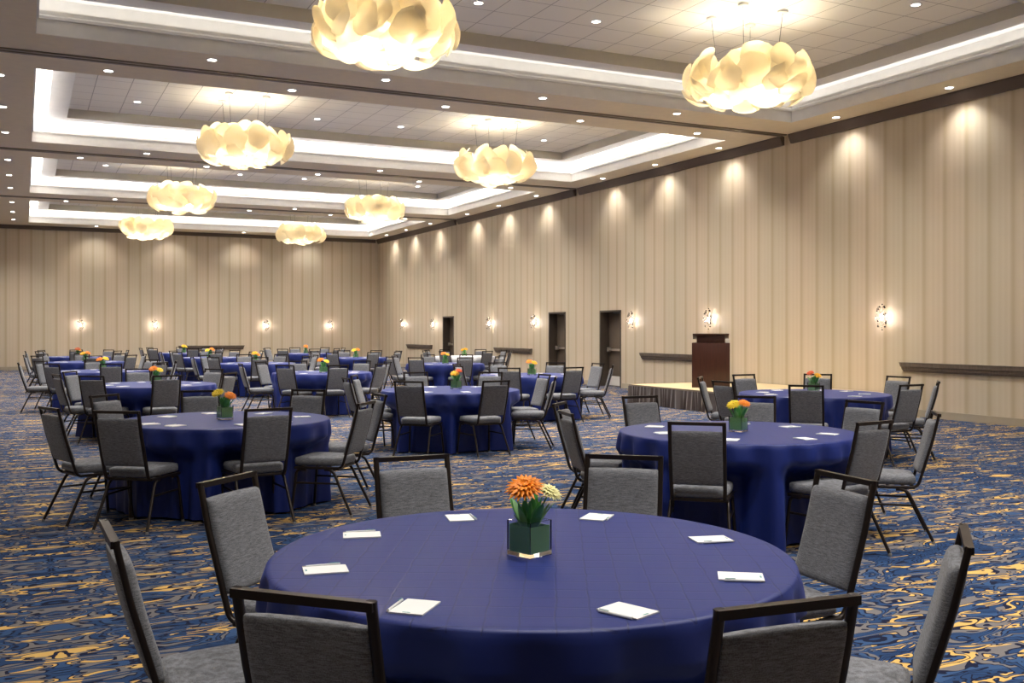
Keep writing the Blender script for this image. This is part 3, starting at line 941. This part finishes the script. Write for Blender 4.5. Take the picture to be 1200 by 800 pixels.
# ------------------------------------------------------------------ tables
def make_table_base():
    t = thing('round_table', 'x', 'table')
    MB().lathe([(0, .732), (.9, .732), (.914, .736), (.914, .752), (.9, .756), (0, .756)], 48).build('tabletop', M['podium'], t)
    for k_ in range(4):
        a = PI / 4 + k_ * PI / 2
        MB().sweep([(.42 * math.cos(a), .42 * math.sin(a), .73), (.47 * math.cos(a), .47 * math.sin(a), .002)], circ(.016, 8)).build('leg', M['metal'], t)
    return t
table0 = make_table_base(); table_used = False
ZT = .7605
def tablecloth(cx, cy, chairs, mat, seed, hi):
    rnd = random.Random(seed)
    seg = 288 if hi else 144
    rows_top = [0, .3, .6, .85, .905]
    drop = [(.0, 0), (.25, .0), (.6, .004), (1, .012)]
    K = 22 if hi else 12
    nf = rnd.choice((19, 21, 22)); p1, p2, p3 = [rnd.uniform(0, 6.28) for _ in range(3)]
    vs = [(0, 0, ZT)]; fs = []; rings = []
    for r in rows_top[1:]: rings.append([(r, ZT)] * seg)
    rings.append([(.918, ZT - .002)] * seg); rings.append([(.9245, ZT - .009)] * seg)
    for k_ in range(1, K + 1):
        f = k_ / K; z = ZT - .009 - f * (ZT - .009 - .018); ring = []
        for j in range(seg):
            a = 2 * PI * j / seg
            fold = math.sin(nf * a + p1 + .8 * math.sin(3 * a + p2)); fold = math.copysign(abs(fold) ** .8, fold)
            fine = math.sin((nf * 2 + 3) * a + p3) * .5
            r = .926 + f * .022 + (.066 * f ** .65) * fold * (1 + .3 * math.sin(2 * a + p3)) + .018 * f * fine
            # the seats push the cloth inwards
            if z < .62:
                for (an, rr) in chairs:
                    d = (a - an + PI) % (2 * PI) - PI
                    lat = r * math.sin(d)
                    if abs(d) < 1 and abs(lat) < .42:
                        lim = (rr - .36 - .236) / max(.5, math.cos(d)) - .014 - .012 * (1 + fold)
                        wgt = 1 if abs(lat) < .245 else ((.42 - abs(lat)) / .175) ** 1.3
                        wz = min(1, (.62 - z) / .10)
                        if lim < r: r = r + (lim - r) * wgt * wz
            ring.append((r, z))
        rings.append(ring)
    for ring in rings:
        for j, (r, z) in enumerate(ring):
            a = 2 * PI * j / seg
            vs.append((r * math.cos(a), r * math.sin(a), z))
    for j in range(seg): fs.append((0, 1 + j, 1 + (j + 1) % seg))
    for i in range(len(rings) - 1):
        for j in range(seg):
            a = 1 + i * seg + j; b = 1 + i * seg + (j + 1) % seg
            fs.append((a, a + seg, b + seg, b))
    me = MB(); me.add(vs, fs)
    o = me.build('tablecloth', mat, angle=80)
    o.location = (cx, cy, 0)
    return o

D8 = ['far-left', 'far', 'far-right', 'right', 'near-right', 'near', 'near-left', 'left']
def side_word(tx, ty, ang):
    """which side of the table, as the camera sees it"""
    v = math.degrees(math.atan2(tx, ty))                 # bearing of the table
    a = 90 - math.degrees(ang)                           # bearing of the seat from the table
    d = (a - v) % 360                                    # 0 = far, 90 = right
    return int(((d + 22.5) % 360) // 45)
WN = {0: 'far', 1: 'far-right', 2: 'right', 3: 'near-right', 4: 'near', 5: 'near-left', 6: 'left', 7: 'far-left'}
DEF = [(-90, 1.36), (-135, 1.38), (180, 1.38), (135, 1.36), (90, 1.36), (45, 1.38), (0, 1.38), (-45, 1.36)]
def jit(seed, n=8):
    r = random.Random(seed)
    return [(a + r.uniform(-7, 7), d + r.uniform(-.08, .12), r.uniform(-9, 9)) for a, d in DEF[:n]]
FO = dict(o='orange', r='redorange', a='amber', y='yellow', c='cream', x='oldflower')
FW = dict(o='orange', r='red-orange', a='amber', y='yellow', c='pale yellow', x='rust-coloured')
TABLES = [
    # name, x, y, description, chairs, vase xy, vase rz, flowers (kind, size, dx, dy, height)
    ('A', 1.63, 3.18, 'the big foreground table', [(-140, 1.37, 4), (-93, 1.43, -3), (0, 1.50, -6), (-50, 1.42, 2), (44, 1.42, 6), (87, 1.42, 0), (128, 1.40, 5), (175, 1.40, 6)], (1.615, 3.16), .35,
     [('o', .068, -.02, -.01, .245), ('c', .048, .085, .03, .222)]),
    ('B', 1.62, 9.17, 'the large left-hand table', [(-85, 1.28, 0), (-134, 1.42, 8), (-164, 1.5, 4), (131, 1.42, 3), (90, 1.39, -3), (45, 1.45, 5), (-44, 1.40, 5), (1, 1.46, 0)], (1.62, 9.17), .2,
     [('y', .058, -.075, .0, .24), ('o', .056, .055, -.02, .215)]),
    ('C', 5.06, 6.30, 'the right-hand table in front of the stage', [(-140, 1.34, 9), (131, 1.49, 4), (170, 1.43, -4), (86, 1.55, 2), (45, 1.52, 3), (5, 1.50, 4), (-86, 1.34, 4), (-42, 1.46, 0)], (5.06, 6.28), .45,
     [('y', .058, -.045, .0, .215), ('o', .05, .055, .0, .225)]),
    ('D', 5.15, 12.40, 'the centre table behind the foreground one', [(-133, 1.45, 0), (-89, 1.39, 4), (-3, 1.39, 0), (-35, 1.42, 4), (90, 1.34, 0), (42, 1.37, 0), (177, 1.43, 0), (146, 1.34, 5)], (5.27, 12.50), .5,
     [('a', .065, -.02, .0, .215), ('r', .05, .05, .02, .25)]),
    ('E', 8.97, 9.65, 'the table at right near the wall rail', [(-136, 1.55, 0), (-88, 1.50, 0), (-50, 1.45, 3), (1, 1.50, 3), (45, 1.47, -3), (89, 1.40, 0), (135, 1.43, 0), (178, 1.40, 4)], (9.2, 9.9), .3,
     [('r', .05, -.05, .0, .245), ('a', .05, .06, -.01, .215)]),
    ('F', 1.68, 15.55, 'the third table in the left column', [(-87, 1.30, 2), (-131, 1.32, 4), (-166, 1.32, 0), (145, 1.30, 3), (-40, 1.30, 2), (37, 1.30, 0), (92, 1.36, 0)], (1.75, 15.5), .4,
     [('o', .066, -.05, .0, .235), ('y', .06, .055, .0, .215)]),
    ('G', 1.36, 21.1, 'the fourth table in the left column', None, (1.38, 21.0), .3, [('o', .066, -.07, 0, .23), ('y', .066, .07, 0, .245)]),
    ('H', 5.06, 18.5, 'the third table in the middle column', None, (5.06, 18.4), .4, [('o', .068, -.07, 0, .245), ('y', .06, .065, 0, .215)]),
    ('I', 8.1, 15.8, 'the table in front of the nearer doors', [(-86, 1.40, 3), (5, 1.48, 0), (-33, 1.46, 0), (42, 1.34, 0), (-131, 1.48, 0), (90, 1.38, 0), (137, 1.4, 0), (180, 1.4, 0)], (8.1, 15.75), .2, [('o', .06, -.06, 0, .245), ('a', .06, .05, 0, .22)]),
    ('J', 9.0, 22.0, 'the table in front of the white-clothed one', None, (9.0, 22.0), .3, [('o', .066, -.06, 0, .245), ('a', .06, .06, 0, .22)]),
    ('K', 12.1, 28.0, 'the white-clothed table by the farthest door', None, (12.08, 28.0), .3, [('a', .07, -.06, 0, .2), ('a', .07, .06, 0, .22)]),
    ('L', 8.65, 28.0, 'the table left of the white-clothed one', None, (8.65, 28.0), .3, [('y', .08, -.06, 0, .22), ('o', .07, .07, 0, .24)]),
    ('M', 8.57, 33.6, 'the small far table nearest the room corner', None, (8.57, 33.4), .3, [('o', .09, 0, 0, .26), ('r', .05, .04, .02, .2)]),
    ('N', 4.98, 24.3, 'the fourth table in the middle column', None, (5.0, 24.2), .3, [('a', .08, -.04, 0, .25), ('o', .06, .06, 0, .215)]),
    ('O', 4.9, 30.0, 'the fifth table in the middle column', None, (4.85, 29.9), .3, [('y', .08, -.08, 0, .215), ('o', .08, .08, 0, .25)]),
    ('P', 5.0, 36.3, 'the farthest table in the middle column', None, (5.0, 36.2), .3, [('a', .09, 0, 0, .25), ('y', .06, .08, 0, .22)]),
    ('Q', 1.4, 27.3, 'the fifth table in the left column', None, (1.38, 27.2), .3, [('a', .075, -.06, 0, .215), ('o', .07, .08, 0, .23)]),
    ('R', 1.45, 32.7, 'the farthest table in the left column', None, (1.45, 32.6), .3, [('x', .09, 0, 0, .235), ('a', .05, .06, 0, .2)]),
]
# measured notepad spots on the foreground table (x, y, turn)
PADS_A = [(1.66, 3.90, 2.9), (1.18, 3.74, -1.85), (.90, 3.25, -1.75), (1.01, 2.70, -.75), (1.54, 2.40, .35), (2.08, 2.57, .95), (2.35, 3.08, 1.3), (2.19, 3.66, 2.3)]

def make_pad():
    t = thing('notepad', 'x', 'notepad')
    MB().box(-.052, .052, -.072, .072, 0, .0045).build('sheets', M['paper'], t, smooth=False)
    MB().box(-.012, .012, -.066, -.060, .0046, .0048).build('printed_mark', M['teal'], t, smooth=False)
    return t
def make_pen():
    t = thing('ballpoint_pen', 'x', 'pen')
    MB().sweep([(0, -.06, 0), (0, .055, 0)], circ(.0042, 8)).build('barrel', M['pen'], t)
    MB().sweep([(0, .052, .006), (0, .02, .0062)], rect(.003, .0015, .0004)).build('clip', M['teal'], t, smooth=False)
    MB().sweep([(0, -.072, 0), (0, -.0605, 0)], circ(.002, 6)).build('tip', M['steel'], t)
    return t
pad0 = make_pad(); pen0 = make_pen(); pad_used = pen_used = False

for ti, (nm, tx, ty, desc, chairs, vxy, vrz, flowers) in enumerate(TABLES):
    if chairs is None: chairs = jit(100 + ti)
    near = nm in 'ABCDE'
    # table
    if table_used: tb = dup(table0)
    else: tb = table0; table_used = True
    tb.location = (tx, ty, 0)
    tb['label'] = 'round banquet table under the cloth at ' + desc; tb['group'] = 'round banquet tables'
    col_ = 'white' if nm == 'K' else 'navy blue'
    cl = tablecloth(tx, ty, [(math.radians(a), r) for a, r, _ in chairs], M['white_cloth'] if nm == 'K' else M['cloth'], 40 + ti, near)
    tag(cl, 'floor-length %s cloth over %s' % (col_, desc), 'tablecloth', 'round tablecloths')
    # chairs
    slots = sorted(range(len(chairs)), key=lambda i: i)
    taken = {}
    order = []
    for a, r, tw in chairs:
        k_ = side_word(tx, ty, math.radians(a))
        order.append(k_)
    # every seat gets its own side word: walk round the table
    byang = sorted(range(len(chairs)), key=lambda i: (90 - chairs[i][0] - math.degrees(math.atan2(tx, ty))) % 360)
    best = None
    if len(chairs) == 8:
        dd = [((90 - chairs[i][0] - math.degrees(math.atan2(tx, ty))) % 360) for i in byang]
        best = min(range(8), key=lambda s_: sum(min(abs(dd[i] - 45 * ((i + s_) % 8)), 360 - abs(dd[i] - 45 * ((i + s_) % 8))) for i in range(8)))
        for i, ix in enumerate(byang): order[ix] = (i + best) % 8
    else:
        cnt = set()
        for i in byang:
            k_ = order[i]
            while k_ in cnt: k_ = (k_ + 1) % 8
            cnt.add(k_); order[i] = k_
    for ci, (a, r, tw) in enumerate(chairs):
        an = math.radians(a); ux, uy = math.cos(an), math.sin(an)
        if chair_used: c = dup(chair0)
        else: c = chair0; chair_used = True
        rot = math.atan2(ux, -uy) + math.radians(tw)
        # place so that the top rail's middle sits at radius r
        rx, ry = tx + ux * r, ty + uy * r
        c.location = (rx - math.sin(rot) * .36, ry + math.cos(rot) * .36, 0)
        c.rotation_euler = (0, 0, rot)
        k_ = order[ci]
        c['label'] = 'grey banquet chair at the %s of %s' % (WN[k_], desc)
        c['group'] = 'banquet chairs around the tables'
    # vase and flowers
    if vase_used: v = dup(vase0)
    else: v = vase0; vase_used = True
    v.location = (vxy[0], vxy[1], ZT); v.rotation_euler = (0, 0, vrz)
    v['label'] = 'square glass vase with green leaf inside, on ' + desc; v['group'] = 'square glass vases on the tables'
    bear = math.atan2(vxy[0], vxy[1]); cr_, sr_ = math.cos(bear), math.sin(bear)
    for fi, (kd, R_, dx, dy, hh) in enumerate(flowers):
        dx *= .75
        lx, ly = dx * cr_ + dy * sr_, -dx * sr_ + dy * cr_
        word = FW[kd]
        if len(flowers) == 2 and flowers[0][0] == flowers[1][0]: word = ('left ', 'right ')[fi] + word
        f = flower('gerbera_daisy', '%s daisy in the vase on %s' % (word, desc), 'flower', M[FO[kd]], R_, (vxy[0] + lx * .15, vxy[1] + ly * .15, ZT + .018), hh - .018, (lx, ly), 0)
    # notepads and pens
    spots = []
    if nm == 'A':
        spots = [(x, y_, r_) for x, y_, r_ in PADS_A]
    else:
        rr = random.Random(900 + ti)
        for a, r, tw in (chairs if len(chairs) == 8 else [(d_[0], 1.4, 0) for d_ in DEF]):
            an = math.radians(a + rr.uniform(-8, 8)); q_ = rr.uniform(.60, .70)
            if nm in 'FGHIJKLMNOPQR' and False: continue
            spots.append((tx + q_ * math.cos(an), ty + q_ * math.sin(an), an + PI / 2 + rr.uniform(-.5, .5)))
    bt = math.degrees(math.atan2(tx, ty))
    dd = [((90 - math.degrees(math.atan2(s_[1] - ty, s_[0] - tx)) - bt) % 360) for s_ in spots]
    idx = sorted(range(8), key=lambda i: dd[i])
    bs = min(range(8), key=lambda s_: sum(min(abs(dd[ix] - 45 * ((i + s_) % 8)), 360 - abs(dd[ix] - 45 * ((i + s_) % 8))) for i, ix in enumerate(idx)))
    wd_ = {ix: WN[(i + bs) % 8] for i, ix in enumerate(idx)}
    for si, (px, py, pr_) in enumerate(spots):
        if pad_used: p = dup(pad0)
        else: p = pad0; pad_used = True
        p.location = (px, py, ZT + .0006); p.rotation_euler = (0, 0, pr_)
        p['label'] = 'white notepad at the %s place of %s' % (wd_[si], desc); p['group'] = 'notepads on the tables'
        if near:
            if pen_used: p = dup(pen0)
            else: p = pen0; pen_used = True
            ox = -.060
            p.location = (px + ox * math.cos(pr_), py + ox * math.sin(pr_), ZT + .005); p.rotation_euler = (0, 0, pr_ + .05)
            p['label'] = 'white pen beside the %s notepad on %s' % (wd_[si], desc); p['group'] = 'pens on the tables'
